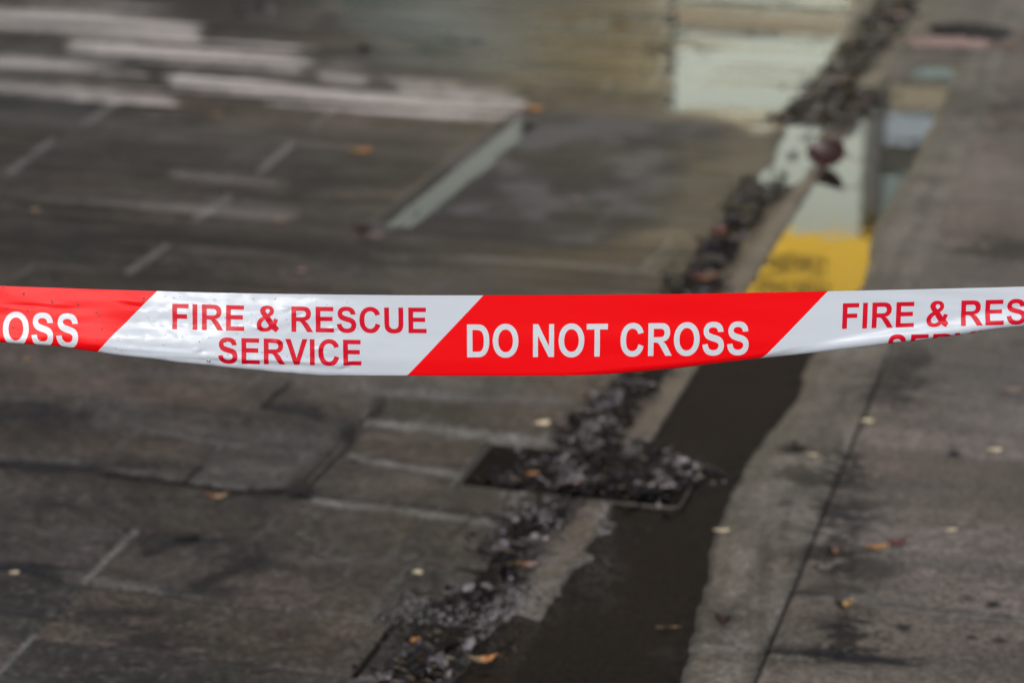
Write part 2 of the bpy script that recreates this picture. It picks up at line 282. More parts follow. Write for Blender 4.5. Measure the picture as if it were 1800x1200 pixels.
mr = n.new('ShaderNodeMapRange'); mr.inputs['From Min'].default_value = .32; mr.inputs['From Max'].default_value = .68; mr.inputs['To Min'].default_value = .25; mr.inputs['To Max'].default_value = 1.75
l.new(no.outputs['Fac'], mr.inputs['Value'])
mx = n.new('ShaderNodeMix'); mx.data_type = 'RGBA'; mx.blend_type = 'MULTIPLY'; mx.inputs[0].default_value = 1
l.new(a1.outputs['Color'], mx.inputs[6]); l.new(mr.outputs[0], mx.inputs[7]); l.new(mx.outputs[2], p.inputs['Base Color'])
l.new(a2.outputs['Fac'], p.inputs['Roughness'])
bp = n.new('ShaderNodeBump'); bp.inputs['Strength'].default_value = .55; bp.inputs['Distance'].default_value = .0016
l.new(no.outputs['Fac'], bp.inputs['Height']); l.new(bp.outputs[0], p.inputs['Normal'])
gm.materials.append(m)
ground = bpy.data.objects.new('ground', gm); COL.objects.link(ground); tag(ground, kind='structure')
ground.rotation_euler = (0, 0, -AZ)
# water standing wherever the paving lies below its level
wm = bpy.data.materials.new('rain_water'); wm.use_nodes = True; n = wm.node_tree.nodes; l = wm.node_tree.links; n.remove(n['Principled BSDF'])
fr = n.new('ShaderNodeFresnel'); fr.inputs['IOR'].default_value = 1.36; tp = n.new('ShaderNodeBsdfTransparent'); tp.inputs['Color'].default_value = (.80, .75, .68, 1)
gl = n.new('ShaderNodeBsdfGlossy'); gl.inputs['Roughness'].default_value = .015; ms = n.new('ShaderNodeMixShader')
tc = n.new('ShaderNodeTexCoord'); no = n.new('ShaderNodeTexNoise'); no.inputs['Scale'].default_value = 9; no.inputs['Detail'].default_value = 3; l.new(tc.outputs['Object'], no.inputs['Vector'])
bp = n.new('ShaderNodeBump'); bp.inputs['Strength'].default_value = .035; bp.inputs['Distance'].default_value = .01; l.new(no.outputs['Fac'], bp.inputs['Height'])
l.new(bp.outputs[0], gl.inputs['Normal']); l.new(bp.outputs[0], fr.inputs['Normal'])
l.new(fr.outputs[0], ms.inputs[0]); l.new(tp.outputs[0], ms.inputs[1]); l.new(gl.outputs[0], ms.inputs[2]); l.new(ms.outputs[0], n['Material Output'].inputs['Surface'])
wo = mesh_obj('puddle_water', [(-4.4, 2.4, -.0010), (.1, 2.4, -.0010), (.1, 9.2, -.0010), (-4.4, 9.2, -.0010)], [(0, 1, 2, 3)], wm); wo.rotation_euler = (0, 0, -AZ); tag(wo, kind='structure')

# ------------------------------------------------------------------ drain cover
M_steel = mat('worn_pale_steel', (.085, .075, .068), .5, bump=.3, bscale=200, var=.3)
M_tray = mat('wet_dark_infill', (.026, .015, .012), .25, bump=.4, bscale=120, var=.3)
cu, cv = (3.659 + 3.879) / 2, (-1.110 - .724) / 2
x, y = uv_xy(cu, cv); dc = empty('drain_cover', (x, y, 0), -AZ)
tag(dc, 'dark rectangular drain cover with thin pale rim, half buried under wet leaf litter', 'drain cover')
hx, hy = .193, .110
def rrect(hx, hy, r, z, n=8):
    o = []
    for cx, cy, a0 in ((hx - r, hy - r, 0), (-hx + r, hy - r, 90), (-hx + r, -hy + r, 180), (hx - r, -hy + r, 270)):
        for k in range(n + 1):
            a = R(a0 + 90 * k / n); o.append((cx + r * math.cos(a), cy + r * math.sin(a), z))
    return o
loops = [rrect(hx, hy, .018, -.03), rrect(hx, hy, .018, .0012), rrect(hx - .0025, hy - .0025, .0155, .0016), rrect(hx - .0038, hy - .0038, .0142, .0003), rrect(hx - .0038, hy - .0038, .0142, -.03)]
vs = [p for lp in loops for p in lp]; k = len(loops[0]); fs = [(i * k + j, i * k + (j + 1) % k, (i + 1) * k + (j + 1) % k, (i + 1) * k + j) for i in range(4) for j in range(k)]
mesh_obj('frame', vs, fs, M_steel, dc, smooth=False)
lp = rrect(hx - .0042, hy - .0042, .0138, -.006); mesh_obj('cover_plate', lp + rrect(hx - .0042, hy - .0042, .0138, -.025), [tuple(range(k))] + [(j, k + j, k + (j + 1) % k, (j + 1) % k) for j in range(k)], M_tray, dc)

# ------------------------------------------------------------------ building across the way, seen mirrored in the wet ground
UF = 12.5
bx0, by0 = uv_xy(UF, 0); bld = empty('building', (bx0, by0, 0), -AZ)      # local x = along the front (v), local y = away
tag(bld, 'dark brown building front with lit pale glazing at street level, mirrored in the puddles', 'building')
M_clad = mat('dark_brown_cladding', (.030, .022, .016), .6, bump=.3, bscale=8, var=.2)
M_frame = mat('dark_window_frame', (.24, .26, .25), .4)
M_ceil = mat('plinth_stone', (.10, .085, .07), .6, bump=.4, bscale=20, var=.2)
LIT = 1.0
def lit(name, c, s): return mat(name, (.03, .03, .03), .15, emit=c, estr=s * LIT)
M_pale = lit('lit_pale_glass', (.92, 1.0, .84), 1.6); M_dim = lit('dim_teal_glass', (.30, .56, .50), .25); M_tan = lit('lit_tan_counter', (.80, .66, .42), .85)
M_mid = lit('added_blend_glow', (.60, .64, .50), .45); M_grn = lit('lit_soft_green_glass', (.74, .80, .70), .95); M_teal = lit('lit_teal_glass', (.62, .80, .72), .75); M_oliv = lit('dim_olive_glass', (.40, .40, .26), .20); M_grey = lit('lit_grey_glass', (.62, .72, .78), 1.25)
mesh_parts = []
box('upper_wall', -14, 9, 0, 8, 2.52, 11, M_clad, bld); box('plinth', -14, 9, 0, .5, -.05, .50, M_ceil, bld)
box('rear_wall', -14, 9, 1.2, 8, -.05, 2.52, M_clad, bld)
panes = [  # v0, v1, z0, z1, material
    (-2.74, -2.60, .55, 2.05, M_mid), (-2.58, -1.53, .92, 2.05, M_pale), (-2.58, -1.53, .76, .91, M_tan), (-2.58, -1.53, .52, .75, M_pale),  # first pane is added: a middle glow that softens the mirrored edge
    (-1.44, -.95, .52, .98, M_tan), (-1.44, -.95, .99, 1.12, M_teal), (-1.44, -.95, 1.13, 1.28, M_tan), (-1.44, -.95, 1.29, 1.46, M_grey), (-1.44, -.95, 1.47, 1.60, M_oliv), (-1.44, -.95, 1.61, 2.05, M_teal),
    (-3.80, -3.42, .52, 1.25, M_dim), (-3.40, -2.84, .52, .86, M_dim), (-3.40, -3.18, .87, .99, M_teal), (-3.14, -2.93, .87, .99, M_teal), (-3.40, -2.84, 1.0, 1.25, M_dim),
    (-4.60, -3.84, .52, 1.25, M_dim), (-5.7, -4.70, .90, 1.60, M_oliv), (-4.55, -4.27, 1.32, 2.45, M_oliv), (-4.24, -3.42, 1.28, 2.50, M_grn), (-3.38, -2.84, 1.32, 2.05, M_oliv), (-7.2, -5.8, .52, 1.9, M_dim)]
for v0, v1, z0, z1, mm in panes:
    wdw = box('window', v0, v1, .10, .14, z0, z1, M_frame, bld); box('pane', v0 + .012, v1 - .012, .085, .099, z0 + .012, z1 - .012, mm, wdw)
for v0 in (-14, -8.6, -5.78, -4.68, -2.82, -1.52, -.93, 1.2, 4.5): 
    box('mullion', v0 + .004, v0 + .075, .0, .2, .505, 2.515, M_frame, bld)
for v0, v1 in ((-13.9, -8.6), (-.85, 1.2), (1.28, 4.5), (4.6, 9)):
    wdw = box('window', v0, v1, .3, .34, .52, 2.50, M_frame, bld); box('pane', v0 + .02, v1 - .02, .28, .299, .54, 2.48, M_dim, wdw)
# yellow backlit sign hung on the front
M_yel = mat('backlit_yellow_panel', (.5, .35, .02), .4, emit=(1.0, .60, .045), estr=2.1)
M_ink = mat('dark_sign_print', (.03, .022, .01), .6)
sx, sy = uv_xy(UF - .16, -2.05); sg = empty('shop_sign', (sx, sy, 1.915), -AZ)
tag(sg, 'bright yellow backlit sign board with dark lettering, mirrored in the channel water', 'sign')
box('board', -1.30, .75, 0, .06, 0, .52, M_yel, sg, .006); box('bracket', -1.2, -1.15, .062, .15, .1, .4, M_frame, sg); box('bracket', .5, .55, .062, .15, .1, .4, M_frame, sg)
rs = random.Random(4)
for z0, hh, x0, x1 in ((.125, .085, .02, .37), (.27, .085, .0, .40), (.27, .05, -.75, -.3)):     # lettering too soft in the photo to be read
    xx = x0; vs, fs = [], []
    while xx < x1:
        ww = rs.uniform(.026, .04); t = .021
        for (a, b, c, d) in ((xx, xx + t, 0, hh), (xx + t + .0005, xx + ww, rs.choice((0, hh - t, hh / 2)), None)):
            if d is None: d = c + t
            i = len(vs); vs += [(a, -.002, z0 + c), (b, -.002, z0 + c), (b, -.002, z0 + d), (a, -.002, z0 + d)]; fs.append((i, i + 1, i + 2, i + 3))
        xx += ww + .008
    mesh_obj('lettering', vs, fs, M_ink, sg)

# ------------------------------------------------------------------ leaf litter along the gully: nobody could count it
lv, lf, lc = [], [], []
def zat(u, v):
    i = min(max(np.searchsorted(US, u), 1), len(US) - 1); j = min(max(np.searchsorted(VS, v), 1), len(VS) - 1); return max(Z[i, j], -.004)
def scrap(u, v, size, col, lift=0):
    n = random.choice((5, 6, 7)); a0 = random.random() * 6.28; el = random.uniform(.35, .9); tx, ty = random.gauss(0, .5), random.gauss(0, .5)
    curl = random.uniform(-1.2, 1.2) / size; ph = random.random() * 6.28; i = len(lv); z = zat(u, v) + lift + size * .12
    ce = (v, u, z + size * .1); lv.append(ce)
    for k in range(n):
        a = 6.283 * k / n; r = size * random.uniform(.7, 1.15) * .5; x = r * math.cos(a); y = r * el * math.sin(a)
        zz = x * tx * .5 + y * ty * .5 + curl * x * x * .6
        xr = x * math.cos(a0) - y * math.sin(a0); yr = x * math.sin(a0) + y * math.cos(a0)
        lv.append((v + xr, u + yr, max(z + zz, z - size * .3)))
    for k in range(n): lf.append((i, i + 1 + k, i + 1 + (k + 1) % n)); lc.append(col)
DK = [(.004, .003, .004), (.006, .005, .006), (.010, .008, .010), (.009, .004, .003), (.018, .015, .018)]
GR = [(.26, .25, .27), (.20, .19, .21), (.32, .30, .30), (.14, .13, .15)]
def pick(u, v): return LT if random.random() < .15 + 1.9 * (vnoise(np.array([u]), np.array([v]), 30, 30, 99)[0] - .5) else DK
LT = [(.22, .20, .22), (.12, .108, .118), (.08, .074, .084), (.17, .145, .145), (.06, .055, .062)]  # lighter scraps, with wet glints put into their colour
seg = [  # u0, u1, v centre start, end, half width, count, size
    (2.80, 3.08, -.955, -.955, .050, 420, .009), (2.80, 3.08, -.955, -.955, .045, 60, .026), (3.02, 3.22, -.985, -.975, .065, 900, .005), (3.18, 3.42, -.965, -.940, .034, 420, .007), (3.22, 3.36, -.95, -.93, .03, 40, .022), (3.38, 3.66, -.955, -.945, .055, 1100, .006), (3.40, 3.6, -.95, -.94, .045, 50, .018),
    (3.665, 3.87, -.97, -.90, .085, 900, .010), (3.69, 3.87, -.86, -.80, .080, 900, .011), (3.80, 3.95, -.95, -.86, .07, 420, .011), (3.68, 3.86, -.98, -.78, .09, 110, .026), (3.9, 4.42, -.965, -.925, .048, 1300, .010), (3.95, 4.5, -.95, -.93, .04, 70, .024), (4.42, 4.85, -.93, -.94, .025, 150, .010),
    (4.85, 5.02, -.955, -.955, .055, 330, .014), (5.02, 5.75, -.955, -.955, .038, 1100, .014), (5.05, 5.7, -.955, -.955, .03, 60, .028), (5.70, 5.84, -.955, -.955, .060, 110, .016), (5.84, 6.5, -.945, -.94, .018, 110, .011),
    (6.55, 7.05, -.975, -.955, .075, 1100, .020), (7.05, 7.75, -.965, -.955, .050, 900, .020), (7.70, 8.9, -.945, -.94, .065, 1300, .022), (6.6, 8.8, -.96, -.95, .05, 160, .04), (6.45, 7.05, -.86, -.82, .05, 420, .014)]
for u0, u1, va, vb, hw, cnt, sz in seg:
    for _ in range(int(cnt * 1.25)):
        t = random.random(); u = u0 + (u1 - u0) * t; v = va + (vb - va) * t + random.gauss(0, hw * .55)
        if vnoise(np.array([u]), np.array([v]), 9, 9, 98)[0] < .26: continue
        clump = vnoise(np.array([u]), np.array([v]), 24, 24, 99)[0]
        col = random.choice(pick(u, v)); col = tuple(c * (.65 if u > 4.8 else 1) for c in col)
        scrap(u, v, sz * random.uniform(.5, 1.7), col, random.random() * .006 * (clump > .35))
for x, y, rx, ry, cnt, sz, pal in ((1315, 318, 10, 8, 26, .018, DK), (1372, 322, 14, 9, 34, .018, DK), (1262, 440, 26, 22, 80, .018, DK), (1230, 500, 40, 14, 110, .016, DK), (1290, 385, 22, 22, 50, .015, DK), (950, 848, 34, 12, 120, .014, DK), (1450, 150, 50, 24, 120, .018, DK), (1440, 178, 16, 12, 40, .018, DK), (1062, 960, 16, 70, 200, .006, GR), (1035, 1020, 34, 34, 160, .005, GR), (1110, 925, 26, 16, 20, .006, GR), (800, 1075, 90, 22, 520, .005, GR + DK), (860, 1120, 50, 40, 300, .006, GR + DK), (900, 1040, 36, 24, 260, .006, GR + DK), (965, 900, 50, 30, 300, .006, GR + DK + DK), (880, 900, 14, 60, 90, .004, GR), (1060, 838, 120, 34, 900, .013, None), (1130, 850, 70, 24, 260, .016, None), (1040, 800, 60, 14, 200, .010, None), (1150, 800, 30, 10, 60, .009, None), (1160, 85, 60, 22, 60, .016, DK), (1235, 92, 22, 14, 40, .014, DK), (450, 15, 50, 26, 60, .018, DK + LT),
                                   (1470, 860, 40, 50, 160, .004, DK), (1440, 1150, 110, 12, 200, .004, DK), (1500, 1110, 60, 30, 140, .004, DK), (1450, 990, 80, 25, 140, .004, DK), (1395, 790, 18, 7, 30, .007, DK), (530, 865, 30, 8, 60, .005, DK), (615, 765, 10, 15, 60, .006, DK)):
    for _ in range(cnt):
        u, v = ground_uv(x + random.gauss(0, rx * .6), y + random.gauss(0, ry * .6)); scrap(u, v, sz * random.uniform(.5, 1.6), random.choice(pal or pick(u, v)), random.random() * .016 * (pal is None))
lm = bpy.data.materials.new('rotting_wet_leaves'); lm.use_nodes = True; n = lm.node_tree.nodes; l = lm.node_tree.links; p = n['Principled BSDF']
a1 = n.new('ShaderNodeAttribute'); a1.attribute_name = 'leaf_colour'; l.new(a1.outputs['Color'], p.inputs['Base Color']); p.inputs['Roughness'].default_value = .30; p.inputs['Specular IOR Level'].default_value = .35
lit_o = mesh_obj('leaf_litter', lv, lf, lm); ca_ = lit_o.data.attributes.new('leaf_colour', 'FLOAT_COLOR', 'FACE'); ca_.data.foreach_set('color', np.array([(*c, 1) for c in lc], np.float32).ravel())
lit_o.rotation_euler = (0, 0, -AZ); tag(lit_o, 'wet dark rotting leaves and grit gathered along the gully', 'leaf litter', kind='stuff')

# ------------------------------------------------------------------ single fallen leaves, each its own thing
LC = {'orange': (.32, .15, .055), 'tan': (.20, .14, .085), 'dark': (.022, .006, .005), 'red': (.10, .03, .025), 'cream': (.55, .47, .33), 'pink': (.20, .14, .13), 'brown': (.14, .07, .04), 'black': (.012, .010, .010), 'gold': (.24, .15, .045)}
LM = {k: mat('leaf_' + k, c, .38, bump=.5, bscale=140, var=.45) for k, c in LC.items()}
def leaf(px, py, wpx, asp, col, label, rot=0, curl=.4, kind='ovate', lift=.0, twist=.2, col2=None, tilt=0):
    u, v = ground_uv(px, py); x, y = uv_xy(u, v); s = slant(px, py) / F; L = wpx * s; W = L * asp
    o = empty('fallen_leaf', (x, y, zat(u, v) + .001 + lift), R(rot))
    o.rotation_euler.x = R(tilt)
    tag(o, label, 'leaf', 'single leaves fallen on the wet paving')
    rr = random.Random(int(px * 7 + py)); N, Mc = 18, 8; vs, fs, idx = [], [], []
    for i in range(N + 1):
        t = i / N; xx = (t - .5) * L
        if kind == 'ovate': hw = W * .5 * max(math.sin(math.pi * t ** .8), .02) ** .75 * (1 + .10 * math.sin(t * 40 + px))
        else: hw = W * .5 * max(.06, abs(math.sin(math.pi * t * 2.5 + .3))) * (1.1 - .5 * t)
        for j in range(Mc + 1):
            q = (j / Mc - .5) * 2; yy = q * hw
            zz = curl * L * ((2 * t - 1) ** 2) * .55 + curl * .9 * abs(q) ** 1.5 * hw + twist * yy * (t - .5) * 2 + rr.gauss(0, L * .006)
            vs.append((xx, yy, zz + .0005))
    for i in range(N):
        for j in range(Mc):
            a = i * (Mc + 1) + j; fs.append((a, a + 1, a + Mc + 2, a + Mc + 1)); idx.append(0 if (col2 is None or t is None or i > N * .45) else 1)
    zm = min(v_[2] for v_ in vs); vs = [(a, b, c - zm + .0006) for a, b, c in vs]
    bl = mesh_obj('blade', vs, fs, [LM[col], LM[col2 or col]], o, idx, True); sm = bl.modifiers.new('thickness', 'SOLIDIFY'); sm.thickness = .0004
    # stem
    st, sf = [], []; r0 = max(L * .012, .0005)
    for k in range(7):
        t = k / 6; cx = L * (.5 + .35 * t) - L * .02; cz = vs[-(Mc // 2) - 1][2] * (1 - t) + .001; cy = L * .06 * t * t
        for a in range(6): st.append((cx, cy + r0 * math.cos(a * 1.047), cz + r0 * math.sin(a * 1.047)))
    for k in range(6):
        for a in range(6): sf.append((k * 6 + a, k * 6 + (a + 1) % 6, k * 6 + 6 + (a + 1) % 6, k * 6 + 6 + a))
    if wpx > 30: mesh_obj('stem', st, sf, LM['brown'], o, smooth=True)
    return o
leaf(937, 196, 34, .9, 'orange', 'round bright orange leaf at the end of the pale bands', 10, .25)
leaf(632, 268, 46, .6, 'orange', 'flat orange brown leaf on the dark slabs left of the water filled slot', 0, .2, col2='gold')
leaf(636, 412, 34, .8, 'dark', 'dark red curled leaf just above the tape near the slot end', 20, .7)
leaf(660, 418, 30, .6, 'pink', 'pinkish leaf touching the dark red curled leaf above the tape', -10, .2)
leaf(380, 880, 44, .5, 'tan', 'crumpled tan leaf beside the dark joint below the tape at left', 0, .5, col2='brown')
leaf(1483, 1073, 38, .6, 'gold', 'curled golden brown leaf on the lower right slabs', 5, .9, col2='dark')
leaf(1270, 1099, 32, .7, 'dark', 'dark brown curled leaf on the verge beside the channel', -15, 1.0)
leaf(1540, 967, 42, .4, 'orange', 'long orange leaf on the right slabs touching a dark red one', 4, .3)
leaf(1576, 962, 36, .5, 'red', 'dark red leaf lying at the end of the long orange leaf', 15, .7)
leaf(1465, 979, 24, .9, 'brown', 'small brown curled leaf left of the long orange leaf', 0, 1.0, col2='dark')
leaf(1172, 1100, 38, .35, 'tan', 'flat tan leaf floating low in the channel water', 0, .08)
leaf(1267, 935, 30, .4, 'cream', 'slim cream leaf at the wet edge of the channel', -4, .15)
leaf(1670, 935, 24, .5, 'cream', 'small cream leaf on the right slabs above the long orange leaf', 0, .1)
leaf(1746, 794, 30, .5, 'cream', 'cream leaf on the right slabs near the photo edge', 0, .1)
leaf(1524, 744, 24, .7, 'cream', 'small cream leaf lying against the dark groove', 0, .2)
leaf(953, 748, 28, .8, 'cream', 'round cream leaf on the slab above the drain cover', 20, .2)
leaf(734, 1008, 19, .95, 'cream', 'tiny round cream leaf alone on the lower left slabs', 0, .1)
leaf(1428, 803, 20, .5, 'cream', 'tiny pale leaf beside black specks on the verge', 0, .1)
leaf(722, 1130, 36, .5, 'orange', 'orange leaf at the slab corner left of the lowest litter clump', 0, .4, col2='dark')
leaf(1466, 290, 96, .62, 'dark', 'large dark maroon curled leaf standing up in the channel water', -58, .45, 'ovate', .022, tilt=48)
leaf(1490, 258, 22, .6, 'pink', 'pale pink leaf tip resting on the maroon curled leaf', 0, .2, lift=.02)
leaf(1775, 690, 44, .4, 'pink', 'faint pink leaf at the right edge below the tape', 0, .15)
leaf(1740, 262, 24, .7, 'pink', 'small pinkish leaf on the far right slabs above the tape', 0, .2)
leaf(490, 392, 20, .8, 'tan', 'small tan leaf above the tape lettering at left', 0, .2)
leaf(528, 480, 24, .7, 'pink', 'small pinkish leaf just over the upper tape edge', 0, .2)
leaf(48, 636, 22, .8, 'tan', 'small tan leaf just under the tape at far left', 0, .2)
leaf(380, 205, 24, .8, 'tan', 'dull tan leaf under the pale bands', 0, .2)
leaf(60, 373, 24, .8, 'tan', 'dull tan leaf at far left above the tape', 0, .2)
leaf(25, 1007, 18, .8, 'cream', 'tiny cream leaf on the joint at the lower left edge', 0, .1)
leaf(1010, 352, 20, .7, 'pink', 'small pinkish leaf on the dark patched slab right of the slot', 0, .2)
leaf(640, 90, 22, .9, 'black', 'blackened leaf on the far wet slabs beyond the pale bands', 0, .6)
leaf(848, 1172, 52, .5, 'orange', 'orange leaf on top of the lowest litter clump', 8, .5, lift=.010, col2='tan')
leaf(926, 1003, 42, .5, 'pink', 'pinkish brown leaf on the litter beside the kerb strip', -8, .4, lift=.006, col2='brown')
leaf(935, 838, 28, .5, 'orange', 'orange leaf at the left end of the litter on the drain cover', 12, .4, lift=.006)
leaf(1000, 858, 40, .45, 'pink', 'pink brown leaf in the middle of the litter on the drain cover', 3, .4, lift=.008)
leaf(1262, 425, 40, .8, 'red', 'dark red leaf in the litter left of the yellow reflection', 50, .6, lift=.012)
leaf(1236, 502, 60, .4, 'brown', 'brown leaf in the black clump just above the tape', 0, .5, lift=.012, col2='red')
leaf(1665, 82, 150, .30, 'pink', 'long pinkish strip of leaf at the top right corner', -12, .08, tilt=28)
leaf(1708, 66, 150, .34, 'black', 'long black rotten leaf behind the pinkish strip at the top right', -16, .16, tilt=35)
leaf(1572, 36, 40, .6, 'pink', 'pale pinkish leaf on the farthest part of the litter line', 0, .3, lift=.012)

# ------------------------------------------------------------------ THE TAPE
K = 2.5 / F; KV = .0878 / 142; Y0 = 2.3794
def poly(xs, ys, d): return np.polynomial.Polynomial.fit(xs, ys, d)
ptop = poly([-300, 0, 140, 280, 560, 850, 1150, 1452, 1600, 1800, 2100], [490, 502, 507, 512, 517, 519.5, 516.5, 512, 508.5, 503, 493], 5)
def ytop(s):
    e0, e1 = -280., 2080.; c = np.clip(s, e0, e1); d0 = ptop.deriv()(e0); d1 = ptop.deriv()(e1)
    return ptop(c) + np.where(s < e0, (s - e0) * d0, 0) + np.where(s > e1, (s - e1) * d1, 0)
def ybot(s):
    xs = [-400, 0, 90, 170, 250, 330, 400, 480, 560, 640, 700, 850, 1000, 1060, 1100, 1150, 1200, 1270, 1340, 1480, 1560, 1640, 1720, 1800, 2200]
    ys = [553, 598, 606.5, 616, 626, 636, 644.5, 652.5, 658, 660, 661, 661.5, 660.5, 658, 655, 650.5, 645, 637, 629, 613.5, 603, 594.5, 583.5, 572, 530]
    f = np.interp(s, xs, ys)
    for dd in (12, 24): f = (f + np.interp(s - dd, xs, ys) + np.interp(s + dd, xs, ys)) / 3 if dd == 12 else .6 * f + .2 * (np.interp(s - dd, xs, ys) + np.interp(s + dd, xs, ys))
    return f
T = np.linspace(0, 142, 285); dT = T[1] - T[0]; RAD = 17.0
def rad(s): return np.interp(s, [-200, 300, 600, 900, 1400, 2000], [7., 7., 12., 17., 12., 12.])
def col_phi(s, t0, only=False):              # profile angle: 0 = hanging straight, negative = leaning out to the viewer, positive = rolling back under
    s = s[:, None]; t = T[None, :]; t0 = t0[:, None]
    lean = -R(21) * (1 - sstep(380, 720, s)) * (1 - sstep(80, 98, t)) - R(2)
    tc = np.interp(s, [1250, 1340, 1400, 1480, 1560, 1620, 1700, 1800, 2100], [150, 118, 98, 80, 66, 56, 45, 33, 20])
    lean = lean - R(34) * sstep(tc - 4, tc + 10, t) * sstep(1290, 1400, s)
    return (lean if only else np.minimum(lean + np.maximum(t - t0, 0) / rad(s), R(165)))
def solve(s):
    vis = np.clip(ybot(s) - ytop(s), 66, 141.8); lo = np.full(s.shape, 5.); hi = np.full(s.shape, 142.)
    lean_ = col_phi(s, hi, True)
    for _ in range(16):
        mid_ = (lo + hi) / 2; ph = col_phi(s, mid_); ext = (np.cumsum(np.cos(ph + TH) / np.cos(lean_ + TH), 1) * dT).max(1)
        big = ext > vis; hi = np.where(big, mid_, hi); lo = np.where(big, lo, mid_)
    return (lo + hi) / 2
SG = np.arange(-2300, 4000.1, 4.0)
t0g = solve(SG); PH = col_phi(SG, t0g); SC = cT / np.cos(col_phi(SG, t0g, True) + TH)
YG = np.concatenate([np.zeros((len(SG), 1)), np.cumsum(np.sin(PH[:, :-1]) * SC[:, :-1], 1) * dT * KV], 1)
ZG = np.concatenate([np.zeros((len(SG), 1)), -np.cumsum(np.cos(PH[:, :-1]) * SC[:, :-1], 1) * dT * KV], 1)
def wrinkle(s, t):               # metres, out of the film
    g = lambda a, b, wa, wb: np.exp(-((s - a) / wa) ** 2 - ((t - b) / wb) ** 2)
    L = 1 - sstep(520, 760, s); d = 0
    d = d + .0024 * (vnoise(s, t, 1 / 170., 1 / 26., 301) - .5) * L + .0014 * (vnoise(s + t * .6, t, 1 / 60., 1 / 15., 302) - .5) * L + .0004 * (vnoise(s, t, 1 / 14., 1 / 9., 307) - .5) * L * sstep(130, 220, s)
    d = d + .0012 * (vnoise(s, t, 1 / 260., 1 / 34., 303) - .5) + .00022 * (vnoise(s, t, 1 / 80., 1 / 14., 305) - .5)
    d = d - .0012 * np.exp(-((t - 24 - (s - 228) * .32) / 3.0) ** 2 - ((s - 236) / 17) ** 2) + .0006 * g(245, 20, 26, 6)
    d = d - .0007 * g(60, 33, 30, 4) - .0005 * g(120, 36, 12, 4) + .0004 * g(95, 30, 30, 5)
    for k, ss in enumerate((248, 274, 290, 308, 324, 342, 361, 378, 400, 422, 470)): d = d - .00038 * g(ss, 55 + (k % 3) * 1.5, 4.2, 3.2)
    for ss in (205, 232, 262, 318): d = d - .00028 * g(ss, 80, 4, 4)
    for a, b in ((505, 26), (520, 32), (455, 60), (610, 118), (598, 125), (585, 60), (430, 118), (350, 100), (560, 95), (490, 84), (470, 45)): d = d + .0009 * g(a, b, 7, 4) - .0006 * g(a + 9, b + 3, 6, 3)
    d = d + .0012 * np.exp(-((t - 97 - (s - 160) * .055) / 6.) ** 2) * sstep(80, 200, s) * (1 - sstep(560, 640, s)) + .0006 * np.exp(-((t - 112 - (s - 300) * .02) / 4.) ** 2) * sstep(200, 300, s) * (1 - sstep(560, 650, s))
    RR = sstep(1450, 1600, s); d = d + .0010 * (vnoise(s, t - s * .1, 1 / 70., 1 / 12., 306) - .5) * RR
    return d
def film(s, t, offs=0.0):
    s = np.asarray(s, float); t = np.asarray(t, float)
    fi = np.clip((s - SG[0]) / 4.0, 0, len(SG) - 1.001); i = fi.astype(int); fa = fi - i; fj = np.clip(t / dT, 0, len(T) - 1.001); j = fj.astype(int); fb = fj - j
    def bl(G): return (G[i, j] * (1 - fb) + G[i, j + 1] * fb) * (1 - fa) + (G[i + 1, j] * (1 - fb) + G[i + 1, j + 1] * fb) * fa
    ph = bl(PH); b = (600 - ytop(s)) / F; tt = Y0 / (cT + b * sT); z0 = H + (-sT + b * cT) * tt
    d = wrinkle(s, t) * 1.17 + offs
    return np.stack([(s - 900) * K, Y0 + bl(YG) - d * np.cos(ph), z0 + bl(ZG) - d * np.sin(ph)], -1)
def film_mat(name, col, trans, rough=.34, streak=.12):
    m = bpy.data.materials.new(name); m.use_nodes = True; n = m.node_tree.nodes; l = m.node_tree.links; p = n['Principled BSDF']
    p.inputs['Base Color'].default_value = (*col, 1); p.inputs['Roughness'].default_value = rough; p.inputs['Specular IOR Level'].default_value = .5 if col[1] > .1 else .20
    tc = n.new('ShaderNodeTexCoord'); mp = n.new('ShaderNodeMapping'); mp.inputs['Scale'].default_value = (14, 14, 900); l.new(tc.outputs['Object'], mp.inputs['Vector'])
    no = n.new('ShaderNodeTexNoise'); no.inputs['Scale'].default_value = 1; no.inputs['Detail'].default_value = 3; l.new(mp.outputs[0], no.inputs['Vector'])
    bp = n.new('ShaderNodeBump'); bp.inputs['Strength'].default_value = streak; bp.inputs['Distance'].default_value = .0004; l.new(no.outputs['Fac'], bp.inputs['Height']); l.new(bp.outputs[0], p.inputs['Normal'])
    tr = n.new('ShaderNodeBsdfTranslucent'); tr.inputs['Color'].default_value = (*col, 1); mx = n.new('ShaderNodeMixShader'); mx.inputs[0].default_value = trans
    l.new(p.outputs[0], mx.inputs[1]); l.new(tr.outputs[0], mx.inputs[2]); l.new(mx.outputs[0], n['Material Output'].inputs['Surface'])
    return m
M_white = film_mat('white_tape_film', (.535, .59, .675), .22, .26); M_red = film_mat('red_tape_film', (.80, .0004, .004), .24, .36); M_redink = film_mat('red_tape_print', (.50, .0010, .018), .1); M_whink = film_mat('white_tape_print', (.50, .545, .61), .1)
PER = 1172.0; SH = .957
tape = empty('barrier_tape', (0, Y0, .9))
tag(tape, 'red and white fire and rescue barrier tape stretched across the whole view', 'barrier tape')
tape_inv = np.array([0, Y0, .9])
